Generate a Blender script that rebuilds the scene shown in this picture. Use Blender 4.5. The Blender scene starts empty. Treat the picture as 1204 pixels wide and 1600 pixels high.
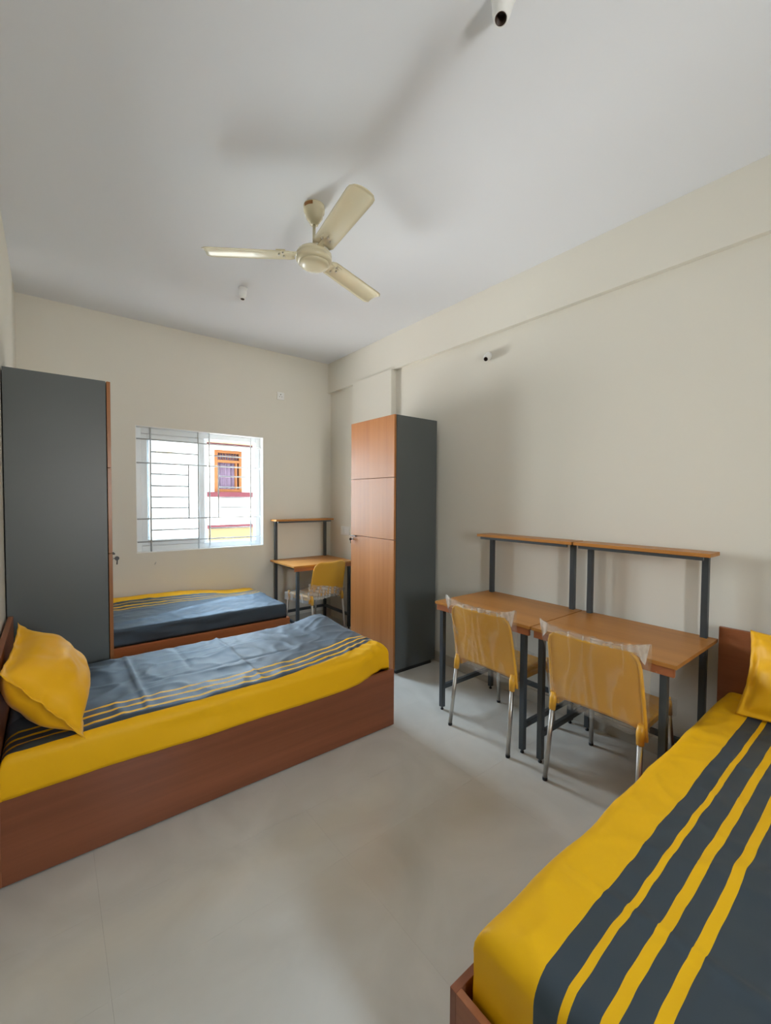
import bpy, bmesh, math, random
from mathutils import Vector, Matrix, noise

scene = bpy.context.scene
col = scene.collection
PI = math.pi

# ------------------------------------------------------------------ camera, world, exposure
EYE = 1.46
YAW, PITCH, ROLL = math.radians(38.2825), math.radians(-1.81406), math.radians(0.34956)
FPX = 664.51
fwd = Vector((math.sin(YAW) * math.cos(PITCH), math.cos(YAW) * math.cos(PITCH), math.sin(PITCH)))
right = Vector((math.cos(YAW), -math.sin(YAW), 0))
up = right.cross(fwd)
r2 = right * math.cos(ROLL) + up * math.sin(ROLL)
u2 = up * math.cos(ROLL) - right * math.sin(ROLL)
cam_data = bpy.data.cameras.new('camera')
cam = bpy.data.objects.new('camera', cam_data)
col.objects.link(cam)
cam_data.sensor_fit = 'HORIZONTAL'
cam_data.sensor_width = 36
cam_data.lens = 36 * FPX / 1204
cam_data.clip_start = 0.02
m = Matrix((r2, u2, -fwd)).transposed().to_4x4()
m.translation = Vector((0, 0, EYE))
cam.matrix_world = m
scene.camera = cam

world = bpy.data.worlds.new('hazy_sky')
scene.world = world
world.use_nodes = True
bg = world.node_tree.nodes['Background']
wnt = world.node_tree
w_tc = wnt.nodes.new('ShaderNodeTexCoord')
w_sep = wnt.nodes.new('ShaderNodeSeparateXYZ')
wnt.links.new(w_tc.outputs['Generated'], w_sep.inputs[0])
w_ramp = wnt.nodes.new('ShaderNodeValToRGB')          # pale horizon haze to blue overhead
w_ramp.color_ramp.elements[0].position = 0.0
w_ramp.color_ramp.elements[0].color = (1.0, 0.985, 0.96, 1)
w_ramp.color_ramp.elements[1].position = 0.65
w_ramp.color_ramp.elements[1].color = (0.52, 0.76, 1.0, 1)
wnt.links.new(w_sep.outputs['Z'], w_ramp.inputs['Fac'])
wnt.links.new(w_ramp.outputs['Color'], bg.inputs[0])
bg.inputs[1].default_value = 58.0

vs = scene.view_settings
vs.view_transform = 'Standard'
vs.look = 'None'
vs.exposure = 0.14
vs.gamma = 1
vs.use_curve_mapping = False
scene.cycles.max_bounces = 12
scene.cycles.diffuse_bounces = 8
scene.cycles.transparent_max_bounces = 24
scene.cycles.use_denoising = True
scene.cycles.sample_clamp_indirect = 6
scene.cycles.sample_clamp_direct = 1.9

# room measures (metres; camera stands at x = 0, y = 0)
XR, XL, YB, YF, ZC = 2.720, -0.195, 4.540, -1.35, 3.088
XE = -1.35                     # entry recess behind the camera's left
WX0, WX1, WZ0, WZ1 = 0.631, 1.860, 0.932, 2.125      # window opening
DX0, DX1, DZ0, DZ1 = 0.56, 0.91, 1.15, 1.90          # open window behind the camera


def portal(name, loc, rot, sx, sy):
    d = bpy.data.lights.new(name, 'AREA')
    d.shape = 'RECTANGLE'
    d.size, d.size_y = sx, sy
    d.cycles.is_portal = True
    o = bpy.data.objects.new(name, d)
    o.location, o.rotation_euler = loc, rot
    col.objects.link(o)


portal('window_portal', ((WX0 + WX1) / 2, YB + 0.21, (WZ0 + WZ1) / 2), (-PI / 2, 0, 0), WX1 - WX0, WZ1 - WZ0)
portal('front_window_portal', ((DX0 + DX1) / 2, YF - 0.16, (DZ0 + DZ1) / 2), (PI / 2, 0, 0), DX1 - DX0, DZ1 - DZ0)


# ------------------------------------------------------------------ materials
def new_mat(name):
    mt = bpy.data.materials.new(name)
    mt.use_nodes = True
    nt = mt.node_tree
    return mt, nt, nt.nodes['Principled BSDF']


def node(nt, kind, **kw):
    n = nt.nodes.new(kind)
    for k, v in kw.items():
        setattr(n, k, v)
    return n


def rgb(c):
    return (c[0], c[1], c[2], 1)


def plain(name, c, rough=0.5, metal=0.0, spec=0.5, noise_amt=0.0, noise_scale=8.0, bump=0.0, bump_scale=200.0, coat=0.0):
    mt, nt, b = new_mat(name)
    b.inputs['Base Color'].default_value = rgb(c)
    b.inputs['Roughness'].default_value = rough
    b.inputs['Metallic'].default_value = metal
    b.inputs['Specular IOR Level'].default_value = spec
    b.inputs['Coat Weight'].default_value = coat
    tc = node(nt, 'ShaderNodeTexCoord')
    if noise_amt:
        n = node(nt, 'ShaderNodeTexNoise')
        n.inputs['Scale'].default_value = noise_scale
        n.inputs['Detail'].default_value = 4
        nt.links.new(tc.outputs['Object'], n.inputs['Vector'])
        mx = node(nt, 'ShaderNodeMix', data_type='RGBA')
        mx.inputs['A'].default_value = rgb([v * (1 - noise_amt) for v in c])
        mx.inputs['B'].default_value = rgb([min(1, v * (1 + noise_amt)) for v in c])
        nt.links.new(n.outputs['Fac'], mx.inputs['Factor'])
        nt.links.new(mx.outputs['Result'], b.inputs['Base Color'])
    if bump:
        n2 = node(nt, 'ShaderNodeTexNoise')
        n2.inputs['Scale'].default_value = bump_scale
        nt.links.new(tc.outputs['Object'], n2.inputs['Vector'])
        bp = node(nt, 'ShaderNodeBump')
        bp.inputs['Strength'].default_value = bump
        bp.inputs['Distance'].default_value = 0.002
        nt.links.new(n2.outputs['Fac'], bp.inputs['Height'])
        nt.links.new(bp.outputs['Normal'], b.inputs['Normal'])
    return mt


def wood(name, dark, light, axis, rough=0.35, scale=1.0, spec=0.3):
    """straight laminate grain running along the given object axis"""
    mt, nt, b = new_mat(name)
    tc = node(nt, 'ShaderNodeTexCoord')
    mp = node(nt, 'ShaderNodeMapping')
    s = [26 * scale] * 3
    s[axis] = 0.9 * scale
    mp.inputs['Scale'].default_value = s
    nt.links.new(tc.outputs['Object'], mp.inputs['Vector'])
    n = node(nt, 'ShaderNodeTexNoise')
    n.inputs['Scale'].default_value = 1.0
    n.inputs['Detail'].default_value = 5
    n.inputs['Roughness'].default_value = 0.6
    n.inputs['Distortion'].default_value = 0.4
    nt.links.new(mp.outputs['Vector'], n.inputs['Vector'])
    s2 = [5 * scale] * 3
    s2[axis] = 0.35 * scale
    mp2 = node(nt, 'ShaderNodeMapping')
    mp2.inputs['Scale'].default_value = s2
    nt.links.new(tc.outputs['Object'], mp2.inputs['Vector'])
    n2 = node(nt, 'ShaderNodeTexNoise')
    n2.inputs['Scale'].default_value = 1.0
    n2.inputs['Detail'].default_value = 2
    nt.links.new(mp2.outputs['Vector'], n2.inputs['Vector'])
    add = node(nt, 'ShaderNodeMath', operation='ADD')
    nt.links.new(n.outputs['Fac'], add.inputs[0])
    nt.links.new(n2.outputs['Fac'], add.inputs[1])
    mr = node(nt, 'ShaderNodeMapRange')
    mr.inputs['From Min'].default_value = 0.65
    mr.inputs['From Max'].default_value = 1.35
    nt.links.new(add.outputs[0], mr.inputs['Value'])
    mx = node(nt, 'ShaderNodeMix', data_type='RGBA')
    mx.inputs['A'].default_value = rgb(dark)
    mx.inputs['B'].default_value = rgb(light)
    nt.links.new(mr.outputs['Result'], mx.inputs['Factor'])
    nt.links.new(mx.outputs['Result'], b.inputs['Base Color'])
    b.inputs['Roughness'].default_value = rough
    b.inputs['Specular IOR Level'].default_value = spec
    return mt


def tile_mat():
    mt, nt, b = new_mat('polished_beige_tile')
    tc = node(nt, 'ShaderNodeTexCoord')
    n = node(nt, 'ShaderNodeTexNoise')
    n.inputs['Scale'].default_value = 2.2
    n.inputs['Detail'].default_value = 6
    n.inputs['Distortion'].default_value = 1.2
    nt.links.new(tc.outputs['Object'], n.inputs['Vector'])
    cr = node(nt, 'ShaderNodeValToRGB')
    cr.color_ramp.elements[0].position = 0.32
    cr.color_ramp.elements[0].color = (0.555, 0.53, 0.475, 1)
    cr.color_ramp.elements[1].position = 0.72
    cr.color_ramp.elements[1].color = (0.65, 0.625, 0.57, 1)
    nt.links.new(n.outputs['Fac'], cr.inputs['Fac'])
    nt.links.new(cr.outputs['Color'], b.inputs['Base Color'])
    b.inputs['Roughness'].default_value = 0.17
    b.inputs['Specular IOR Level'].default_value = 0.5
    return mt


YEL = (0.78, 0.415, 0.004)
CHAR = (0.033, 0.036, 0.038)
V_MIN, V_MAX = -0.5, 1.5


def sheet_mat(name, v0, dark=0.045, pitch=0.065):
    """yellow border, four charcoal bands, charcoal body: print along the cloth's own v (metres)"""
    mt, nt, b = new_mat(name)
    uv = node(nt, 'ShaderNodeUVMap')
    sp = node(nt, 'ShaderNodeSeparateXYZ')
    nt.links.new(uv.outputs['UV'], sp.inputs['Vector'])
    mr = node(nt, 'ShaderNodeMapRange')
    mr.inputs['From Min'].default_value = V_MIN
    mr.inputs['From Max'].default_value = V_MAX
    nt.links.new(sp.outputs['Y'], mr.inputs['Value'])
    cr = node(nt, 'ShaderNodeValToRGB')
    cr.color_ramp.interpolation = 'CONSTANT'
    edges = [(V_MIN, YEL)]
    v = v0
    for k in range(3):
        edges.append((v, CHAR))
        edges.append((v + dark, YEL))
        v += pitch
    edges.append((v, CHAR))
    els = cr.color_ramp.elements
    while len(els) < len(edges):
        els.new(0.5)
    for e, (p, c) in zip(els, edges):
        e.position = (p - V_MIN) / (V_MAX - V_MIN)
    for e, (p, c) in zip(els, edges):
        e.color = rgb(c)
    nt.links.new(mr.outputs['Result'], cr.inputs['Fac'])
    nt.links.new(cr.outputs['Color'], b.inputs['Base Color'])
    cloth_finish(nt, b)
    # blue of the reflected sky is put into the charcoal's tint, yellow reflects less
    sc_ = node(nt, 'ShaderNodeSeparateColor')
    nt.links.new(cr.outputs['Color'], sc_.inputs['Color'])
    gt = node(nt, 'ShaderNodeMath', operation='GREATER_THAN')
    gt.inputs[1].default_value = 0.3
    nt.links.new(sc_.outputs['Red'], gt.inputs[0])
    mw = node(nt, 'ShaderNodeMapRange')
    mw.inputs['To Min'].default_value = 0.10
    mw.inputs['To Max'].default_value = 0.0
    nt.links.new(gt.outputs[0], mw.inputs['Value'])
    nt.links.new(mw.outputs['Result'], b.inputs['Sheen Weight'])
    ms = node(nt, 'ShaderNodeMapRange')
    ms.inputs['To Min'].default_value = 0.8
    ms.inputs['To Max'].default_value = 0.3
    nt.links.new(gt.outputs[0], ms.inputs['Value'])
    nt.links.new(ms.outputs['Result'], b.inputs['Specular IOR Level'])
    mt_ = node(nt, 'ShaderNodeMix', data_type='RGBA')
    mt_.inputs['A'].default_value = (0.48, 0.74, 1.0, 1)
    mt_.inputs['B'].default_value = (1.0, 0.9, 0.7, 1)
    nt.links.new(gt.outputs[0], mt_.inputs['Factor'])
    nt.links.new(mt_.outputs['Result'], b.inputs['Specular Tint'])
    return mt


def cloth_finish(nt, b):
    b.inputs['Roughness'].default_value = 0.52
    b.inputs['Specular IOR Level'].default_value = 0.3
    b.inputs['Sheen Weight'].default_value = 0.1
    b.inputs['Sheen Roughness'].default_value = 0.3
    b.inputs['Sheen Tint'].default_value = (0.6, 0.8, 1, 1)  # sky blue put into the sheen colour
    tc = node(nt, 'ShaderNodeTexCoord')
    n2 = node(nt, 'ShaderNodeTexNoise')
    n2.noise_type = 'RIDGED_MULTIFRACTAL'
    n2.inputs['Scale'].default_value = 5
    n2.inputs['Detail'].default_value = 5
    n2.inputs['Distortion'].default_value = 0.8
    nt.links.new(tc.outputs['Object'], n2.inputs['Vector'])
    bp = node(nt, 'ShaderNodeBump')
    bp.inputs['Strength'].default_value = 0.6
    bp.inputs['Distance'].default_value = 0.006
    nt.links.new(n2.outputs['Fac'], bp.inputs['Height'])
    nt.links.new(bp.outputs['Normal'], b.inputs['Normal'])


def film_mat(name, streak, veil):
    mt, nt, b = new_mat(name)
    nt.nodes.remove(b)
    out = nt.nodes['Material Output']
    tr = node(nt, 'ShaderNodeBsdfTransparent')
    tr.inputs[0].default_value = (0.98, 0.98, 0.97, 1)
    gl = node(nt, 'ShaderNodeBsdfGlossy')
    gl.inputs['Roughness'].default_value = 0.12
    gl.inputs['Color'].default_value = (0.95, 0.95, 0.95, 1)
    df = node(nt, 'ShaderNodeBsdfDiffuse')
    df.inputs[0].default_value = (0.8, 0.78, 0.74, 1)
    tc = node(nt, 'ShaderNodeTexCoord')
    n = node(nt, 'ShaderNodeTexNoise')
    n.inputs['Scale'].default_value = 9
    n.inputs['Detail'].default_value = 5
    n.inputs['Distortion'].default_value = 2.0
    nt.links.new(tc.outputs['Object'], n.inputs['Vector'])
    bp = node(nt, 'ShaderNodeBump')
    bp.inputs['Strength'].default_value = 0.7
    bp.inputs['Distance'].default_value = 0.012
    nt.links.new(n.outputs['Fac'], bp.inputs['Height'])
    nt.links.new(bp.outputs['Normal'], gl.inputs['Normal'])
    lw = node(nt, 'ShaderNodeLayerWeight')
    lw.inputs['Blend'].default_value = 0.5
    nt.links.new(bp.outputs['Normal'], lw.inputs['Normal'])
    pw = node(nt, 'ShaderNodeMath', operation='POWER')
    pw.inputs[1].default_value = 4.0
    nt.links.new(lw.outputs['Facing'], pw.inputs[0])
    mr = node(nt, 'ShaderNodeMapRange')
    mr.inputs['To Min'].default_value = 0.04
    mr.inputs['To Max'].default_value = 0.6
    nt.links.new(pw.outputs[0], mr.inputs['Value'])
    # milky streaks where the film is creased
    n3 = node(nt, 'ShaderNodeTexNoise')
    n3.inputs['Scale'].default_value = 3.2
    n3.inputs['Detail'].default_value = 2
    n3.inputs['Distortion'].default_value = 0.6
    mp3 = node(nt, 'ShaderNodeMapping')
    mp3.inputs['Scale'].default_value = (2.4, 1.0, 0.5)
    mp3.inputs['Rotation'].default_value = (0, 0.25, 0)
    nt.links.new(tc.outputs['Object'], mp3.inputs['Vector'])
    nt.links.new(mp3.outputs['Vector'], n3.inputs['Vector'])
    sb = node(nt, 'ShaderNodeMath', operation='SUBTRACT')
    sb.inputs[1].default_value = 0.5
    nt.links.new(n3.outputs['Fac'], sb.inputs[0])
    ab = node(nt, 'ShaderNodeMath', operation='ABSOLUTE')
    nt.links.new(sb.outputs[0], ab.inputs[0])
    r3 = node(nt, 'ShaderNodeMapRange')
    r3.inputs['From Min'].default_value = 0.0
    r3.inputs['From Max'].default_value = 0.05
    r3.inputs['To Min'].default_value = streak
    r3.inputs['To Max'].default_value = veil
    nt.links.new(ab.outputs[0], r3.inputs['Value'])
    m1 = node(nt, 'ShaderNodeMixShader')
    nt.links.new(r3.outputs['Result'], m1.inputs[0])
    nt.links.new(tr.outputs[0], m1.inputs[1])
    nt.links.new(df.outputs[0], m1.inputs[2])
    m2 = node(nt, 'ShaderNodeMixShader')
    nt.links.new(mr.outputs['Result'], m2.inputs[0])
    nt.links.new(m1.outputs[0], m2.inputs[1])
    nt.links.new(gl.outputs[0], m2.inputs[2])
    nt.links.new(m2.outputs[0], out.inputs['Surface'])
    return mt


def glass_mat():
    mt, nt, b = new_mat('bluish_window_glass')
    nt.nodes.remove(b)
    out = nt.nodes['Material Output']
    tr = node(nt, 'ShaderNodeBsdfTransparent')
    tr.inputs[0].default_value = (0.93, 0.955, 0.965, 1)
    gl = node(nt, 'ShaderNodeBsdfGlossy')
    gl.inputs['Roughness'].default_value = 0.02
    fr = node(nt, 'ShaderNodeFresnel')
    mx = node(nt, 'ShaderNodeMixShader')
    nt.links.new(fr.outputs[0], mx.inputs[0])
    nt.links.new(tr.outputs[0], mx.inputs[1])
    nt.links.new(gl.outputs[0], mx.inputs[2])
    nt.links.new(mx.outputs[0], out.inputs['Surface'])
    return mt


M = {
    'wall': plain('cream_wall_paint', (0.70, 0.675, 0.60), 0.7, spec=0.25, noise_amt=0.02, noise_scale=1.5, bump=0.08, bump_scale=60),
    'ceiling': plain('white_ceiling_paint', (0.72, 0.74, 0.775), 0.8, spec=0.2, noise_amt=0.015, noise_scale=1.2),
    'reveal': plain('white_reveal_paint', (0.8, 0.81, 0.8), 0.5),
    'tile': tile_mat(),
    'grout': plain('beige_grout', (0.53, 0.505, 0.45), 0.7, noise_amt=0.1, noise_scale=40),
    'skirt': plain('beige_skirting_tile', (0.50, 0.47, 0.41), 0.2, noise_amt=0.05, noise_scale=5),
    'wood_door': wood('honey_brown_laminate_upright', (0.265, 0.093, 0.022), (0.39, 0.157, 0.045), 2, 0.33, 1.0, 0.4),
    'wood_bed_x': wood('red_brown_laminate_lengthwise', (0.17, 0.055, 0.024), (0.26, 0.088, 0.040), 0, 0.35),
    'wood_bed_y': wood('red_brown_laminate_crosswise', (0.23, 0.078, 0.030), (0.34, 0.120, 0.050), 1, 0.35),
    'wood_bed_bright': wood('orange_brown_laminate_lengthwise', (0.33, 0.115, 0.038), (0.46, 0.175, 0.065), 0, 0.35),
    'wood_desk': wood('honey_brown_laminate_desktop', (0.34, 0.14, 0.03), (0.48, 0.21, 0.052), 0, 0.36, 1.0, 0.22),
    'wood_edge': wood('red_brown_edge_band', (0.27, 0.09, 0.036), (0.38, 0.135, 0.055), 0, 0.35),
    'grey': plain('slate_grey_laminate', (0.085, 0.096, 0.095), 0.42, noise_amt=0.06, noise_scale=3),
    'steel': plain('dark_slate_powder_coat', (0.042, 0.05, 0.056), 0.4, bump=0.1, bump_scale=500),
    'rubber': plain('black_rubber', (0.008, 0.008, 0.008), 0.6),
    'chrome': plain('brushed_chrome', (0.55, 0.53, 0.50), 0.33, metal=1.0, noise_amt=0.05, noise_scale=20),
    'yellow_plastic': plain('mustard_plastic', (0.66, 0.335, 0.03), 0.38, noise_amt=0.04, noise_scale=6),
    'film': film_mat('clear_plastic_film', 0.15, 0.04),
    'film_crease': film_mat('crumpled_plastic_film', 0.55, 0.24),
    'pillow': None,
    'fan': plain('cream_enamel', (0.66, 0.60, 0.42), 0.22, noise_amt=0.04, noise_scale=5, coat=0.3),
    'rust': plain('rust_brown', (0.25, 0.11, 0.03), 0.8, noise_amt=0.4, noise_scale=60),
    'white_plastic': plain('white_plastic', (0.80, 0.80, 0.78), 0.3, noise_amt=0.02, noise_scale=10),
    'black_plastic': plain('black_plastic', (0.01, 0.01, 0.01), 0.4),
    'socket_brown': plain('dark_brown_socket_inside', (0.045, 0.022, 0.012), 0.5),
    'upvc': plain('white_upvc', (0.78, 0.82, 0.84), 0.3, noise_amt=0.01, noise_scale=4),
    'bar': plain('grey_painted_steel_bar', (0.42, 0.43, 0.43), 0.4, noise_amt=0.05, noise_scale=30),
    'glass': glass_mat(),
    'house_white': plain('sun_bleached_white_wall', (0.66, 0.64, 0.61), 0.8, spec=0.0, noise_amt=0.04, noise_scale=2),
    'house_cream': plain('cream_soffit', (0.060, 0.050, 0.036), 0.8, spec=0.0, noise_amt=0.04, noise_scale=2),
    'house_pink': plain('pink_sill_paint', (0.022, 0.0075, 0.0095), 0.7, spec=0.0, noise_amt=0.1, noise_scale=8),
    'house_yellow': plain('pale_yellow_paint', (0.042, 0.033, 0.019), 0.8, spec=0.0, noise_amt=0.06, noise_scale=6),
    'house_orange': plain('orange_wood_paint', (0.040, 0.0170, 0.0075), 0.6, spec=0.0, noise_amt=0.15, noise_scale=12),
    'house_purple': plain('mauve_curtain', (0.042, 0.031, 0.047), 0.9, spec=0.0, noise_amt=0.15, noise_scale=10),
}
mt, nt, b = new_mat('yellow_pillow_cotton')
b.inputs['Base Color'].default_value = rgb((0.80, 0.41, 0.006))
cloth_finish(nt, b)
M['pillow'] = mt


# ------------------------------------------------------------------ helpers
def tag(o, label=None, cat=None, group=None, kind=None):
    if label:
        o['label'] = label
    if cat:
        o['category'] = cat
    if group:
        o['group'] = group
    if kind:
        o['kind'] = kind
    return o


def empty(name, loc=(0, 0, 0), rz=0.0, parent=None):
    o = bpy.data.objects.new(name, None)
    o.empty_display_size = 0.1
    o.location = loc
    o.rotation_euler = (0, 0, rz)
    col.objects.link(o)
    if parent:
        o.parent = parent
    return o


def link_mesh(name, me, mat, parent=None, smooth=False):
    if mat is not None:
        me.materials.append(M[mat] if isinstance(mat, str) else mat)
    if smooth:
        for p in me.polygons:
            p.use_smooth = True
    o = bpy.data.objects.new(name, me)
    col.objects.link(o)
    if parent:
        o.parent = parent
    return o


def build(name, bm, mat, parent=None, smooth=False, recalc=True):
    if recalc:
        bmesh.ops.recalc_face_normals(bm, faces=bm.faces)
    me = bpy.data.meshes.new(name)
    bm.to_mesh(me)
    bm.free()
    return link_mesh(name, me, mat, parent, smooth)


def box_into(bm, x0, x1, y0, y1, z0, z1, bev=0.0):
    t = bmesh.new()
    bmesh.ops.create_cube(t, size=1)
    for v in t.verts:
        v.co = Vector(((x0 + x1) / 2 + v.co.x * (x1 - x0), (y0 + y1) / 2 + v.co.y * (y1 - y0), (z0 + z1) / 2 + v.co.z * (z1 - z0)))
    if bev:
        bmesh.ops.bevel(t, geom=list(t.edges), offset=bev, segments=2, affect='EDGES', profile=0.6)
    merge(bm, t)


def merge(bm, t):
    mp = {}
    for v in t.verts:
        mp[v] = bm.verts.new(v.co)
    for f in t.faces:
        nf = bm.faces.new([mp[v] for v in f.verts])
        nf.smooth = f.smooth
    t.free()


def box(name, x0, x1, y0, y1, z0, z1, mat, parent=None, bev=0.0015):
    bm = bmesh.new()
    box_into(bm, x0, x1, y0, y1, z0, z1, bev)
    return build(name, bm, mat, parent)


def tube_into(bm, pts, radii, seg=14, cap=True):
    """round tube along a poly-line"""
    pts = [Vector(p) for p in pts]
    if not isinstance(radii, (list, tuple)):
        radii = [radii] * len(pts)
    rings = []
    ref = None
    for i, p in enumerate(pts):
        if i == 0:
            d = pts[1] - pts[0]
        elif i == len(pts) - 1:
            d = pts[-1] - pts[-2]
        else:
            d = (pts[i + 1] - pts[i]).normalized() + (pts[i] - pts[i - 1]).normalized()
        d.normalize()
        if ref is None:
            ref = Vector((0, 0, 1)) if abs(d.z) < 0.9 else Vector((1, 0, 0))
        a = d.cross(ref).normalized()
        c = d.cross(a).normalized()
        ref = a.cross(d) if False else ref
        rings.append([bm.verts.new(p + (a * math.cos(2 * PI * k / seg) + c * math.sin(2 * PI * k / seg)) * radii[i]) for k in range(seg)])
    for r0, r1 in zip(rings, rings[1:]):
        for k in range(seg):
            f = bm.faces.new((r0[k], r0[(k + 1) % seg], r1[(k + 1) % seg], r1[k]))
            f.smooth = True
    if cap:
        bm.faces.new(rings[0][::-1])
        bm.faces.new(rings[-1])


def tube(name, pts, radii, mat, parent=None, seg=14):
    bm = bmesh.new()
    tube_into(bm, pts, radii, seg)
    return build(name, bm, mat, parent)


def lathe_into(bm, prof, seg=32, mtx=None):
    """prof: list of (radius, z); closed with caps where the radius is above zero at the ends"""
    rings = []
    for r, z in prof:
        ring = []
        for k in range(seg):
            p = Vector((r * math.cos(2 * PI * k / seg), r * math.sin(2 * PI * k / seg), z))
            ring.append(bm.verts.new(mtx @ p if mtx else p))
        rings.append(ring)
    for r0, r1 in zip(rings, rings[1:]):
        for k in range(seg):
            f = bm.faces.new((r0[k], r0[(k + 1) % seg], r1[(k + 1) % seg], r1[k]))
            f.smooth = True
    bm.faces.new(rings[0][::-1])
    bm.faces.new(rings[-1])


def lathe(name, prof, mat, parent=None, seg=32, mtx=None):
    bm = bmesh.new()
    lathe_into(bm, prof, seg, mtx)
    return build(name, bm, mat, parent)


def grid_mesh(name, pts, nu, nv, mat, parent=None, uvs=None, thickness=0.0, smooth=True):
    """pts[i*nv+j]; optional uv per point; a thickness adds a shell on the underside"""
    faces = [(i * nv + j, (i + 1) * nv + j, (i + 1) * nv + j + 1, i * nv + j + 1) for i in range(nu - 1) for j in range(nv - 1)]
    me = bpy.data.meshes.new(name)
    me.from_pydata([tuple(p) for p in pts], [], faces)
    if uvs:
        lay = me.uv_layers.new(name='UVMap')
        for lp in me.loops:
            lay.data[lp.index].uv = uvs[lp.vertex_index]
    o = link_mesh(name, me, mat, parent, smooth)
    if thickness:
        md = o.modifiers.new('shell', 'SOLIDIFY')
        md.thickness = thickness
        md.offset = 0
    return o


def smoothstep(a, b, x):
    t = max(0.0, min(1.0, (x - a) / (b - a)))
    return t * t * (3 - 2 * t)


def nz(x, y, z=0.0):
    return noise.noise(Vector((x, y, z)))


def copy_tree(o, parent=None):
    c = o.copy()
    col.objects.link(c)
    c.parent = parent
    for ch in list(o.children):
        copy_tree(ch, c)
    return c


# ------------------------------------------------------------------ room shell
def struct(name, x0, x1, y0, y1, z0, z1, mat, bev=0.0):
    return tag(box(name, x0, x1, y0, y1, z0, z1, mat, None, bev), kind='structure')


T = 0.15
floor = struct('floor', XE - T, XR + T, YF - T, YB + 0.2, -0.15, -0.004, 'grout')
# big polished floor tiles, each with its own edges and hairline joints
TS, GAP = 0.8, 0.0003
JX, JY = 0.920, 0.62


def clip_tiles():
    rects = [(XL, XR, 1.75, YB), (XE, XR, YF, 1.75)]
    i0, i1 = math.floor((XE - JX) / TS) - 1, math.ceil((XR - JX) / TS) + 1
    j0, j1 = math.floor((YF - JY) / TS) - 1, math.ceil((YB - JY) / TS) + 1
    for i in range(i0, i1):
        for j in range(j0, j1):
            a0, a1 = JX + i * TS, JX + (i + 1) * TS
            b0, b1 = JY + j * TS, JY + (j + 1) * TS
            for (x0, x1, y0, y1) in rects:
                c0, c1, d0, d1 = max(a0, x0), min(a1, x1), max(b0, y0), min(b1, y1)
                if c1 - c0 > 0.02 and d1 - d0 > 0.02:
                    yield c0 + GAP / 2, c1 - GAP / 2, d0 + GAP / 2, d1 - GAP / 2


for (c0, c1, d0, d1) in clip_tiles():
    box('tile', c0, c1, d0, d1, -0.010, 0.0, 'tile', floor, 0.0001)

struct('ceiling', XE - T, XR + T, YF - T, YB + 0.2, ZC, ZC + 0.15, 'ceiling')
struct('wall_right', XR, XR + T, YF - T, YB + 0.2, 0, ZC, 'wall')
struct('wall_left', XL - T, XL, 1.75, YB + 0.2, 0, ZC, 'wall')
struct('wall_left_return', XE - T, XL - T, 1.75, 1.75 + T, 0, ZC, 'wall')
struct('wall_entry', XE - T, XE, YF, 1.75, 0, ZC, 'wall')


def holed_wall(name, x0, x1, y0, y1, hx0, hx1, hz0, hz1):
    bm = bmesh.new()
    if hz0 > 0:
        box_into(bm, x0, x1, y0, y1, 0, hz0)
    box_into(bm, x0, x1, y0, y1, hz1, ZC)
    box_into(bm, x0, hx0, y0, y1, max(0, hz0), hz1)
    box_into(bm, hx1, x1, y0, y1, max(0, hz0), hz1)
    return tag(build(name, bm, 'wall'), kind='structure')


wall_back = holed_wall('wall_back', XL, XR, YB, YB + 0.2, WX0, WX1, WZ0, WZ1)
bm = bmesh.new()
tube_into(bm, [(0.779, YB - 0.001, 0.816), (0.785, YB - 0.0015, 0.829), (0.794, YB - 0.001, 0.842)], [0.0015, 0.004, 0.0012], 8)
build('scratch_mark', bm, 'bar', wall_back)
holed_wall('wall_front', XE, XR, YF - T, YF, DX0, DX1, DZ0, DZ1)

# unseen wall added around the window side to shade the neighbouring house facade
bm = bmesh.new()
box_into(bm, -4.0, 7.0, YB, YB + 0.2, ZC + 0.15, 9.0)
box_into(bm, -4.0, XL - T, YB, YB + 0.2, -3.0, ZC + 0.15)
box_into(bm, XR + T, 7.0, YB, YB + 0.2, -3.0, ZC + 0.15)
box_into(bm, XL - T, XR + T, YB, YB + 0.2, -3.0, -0.15)
tag(build('wall_outer_shade', bm, 'wall'), kind='structure')

# plaster lining of the window reveal
bm = bmesh.new()
L = 0.006
box_into(bm, WX0, WX0 + L, YB - 0.001, YB + 0.2, WZ0, WZ1)
box_into(bm, WX1 - L, WX1, YB - 0.001, YB + 0.2, WZ0, WZ1)
box_into(bm, WX0 + L, WX1 - L, YB - 0.001, YB + 0.2, WZ1 - L, WZ1)
box_into(bm, WX0 + L, WX1 - L, YB - 0.001, YB + 0.2, WZ0, WZ0 + L)
tag(build('trim_1', bm, 'reveal'), kind='structure')

# beam under the ceiling and flush column on the right-hand wall
struct('trim_beam', 2.680, XR, YF, YB, 2.734, ZC, 'wall', 0.002)
struct('trim_column', 2.655, XR, 3.285, 3.97, 0, 2.734, 'wall', 0.002)

# skirting tiles
struct('baseboard_right', XR - 0.010, XR, YF, 3.285, 0, 0.09, 'skirt', 0.002)
struct('baseboard_back', XL, XR, YB - 0.010, YB, 0, 0.09, 'skirt', 0.002)
struct('baseboard_left', XL, XL + 0.010, 1.75, YB - 0.01, 0, 0.09, 'skirt', 0.002)

# ------------------------------------------------------------------ window: sliding uPVC frame, both sashes pushed left
win = tag(empty('window_1', ((WX0 + WX1) / 2, YB + 0.12, WZ0)), kind='structure')


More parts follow.
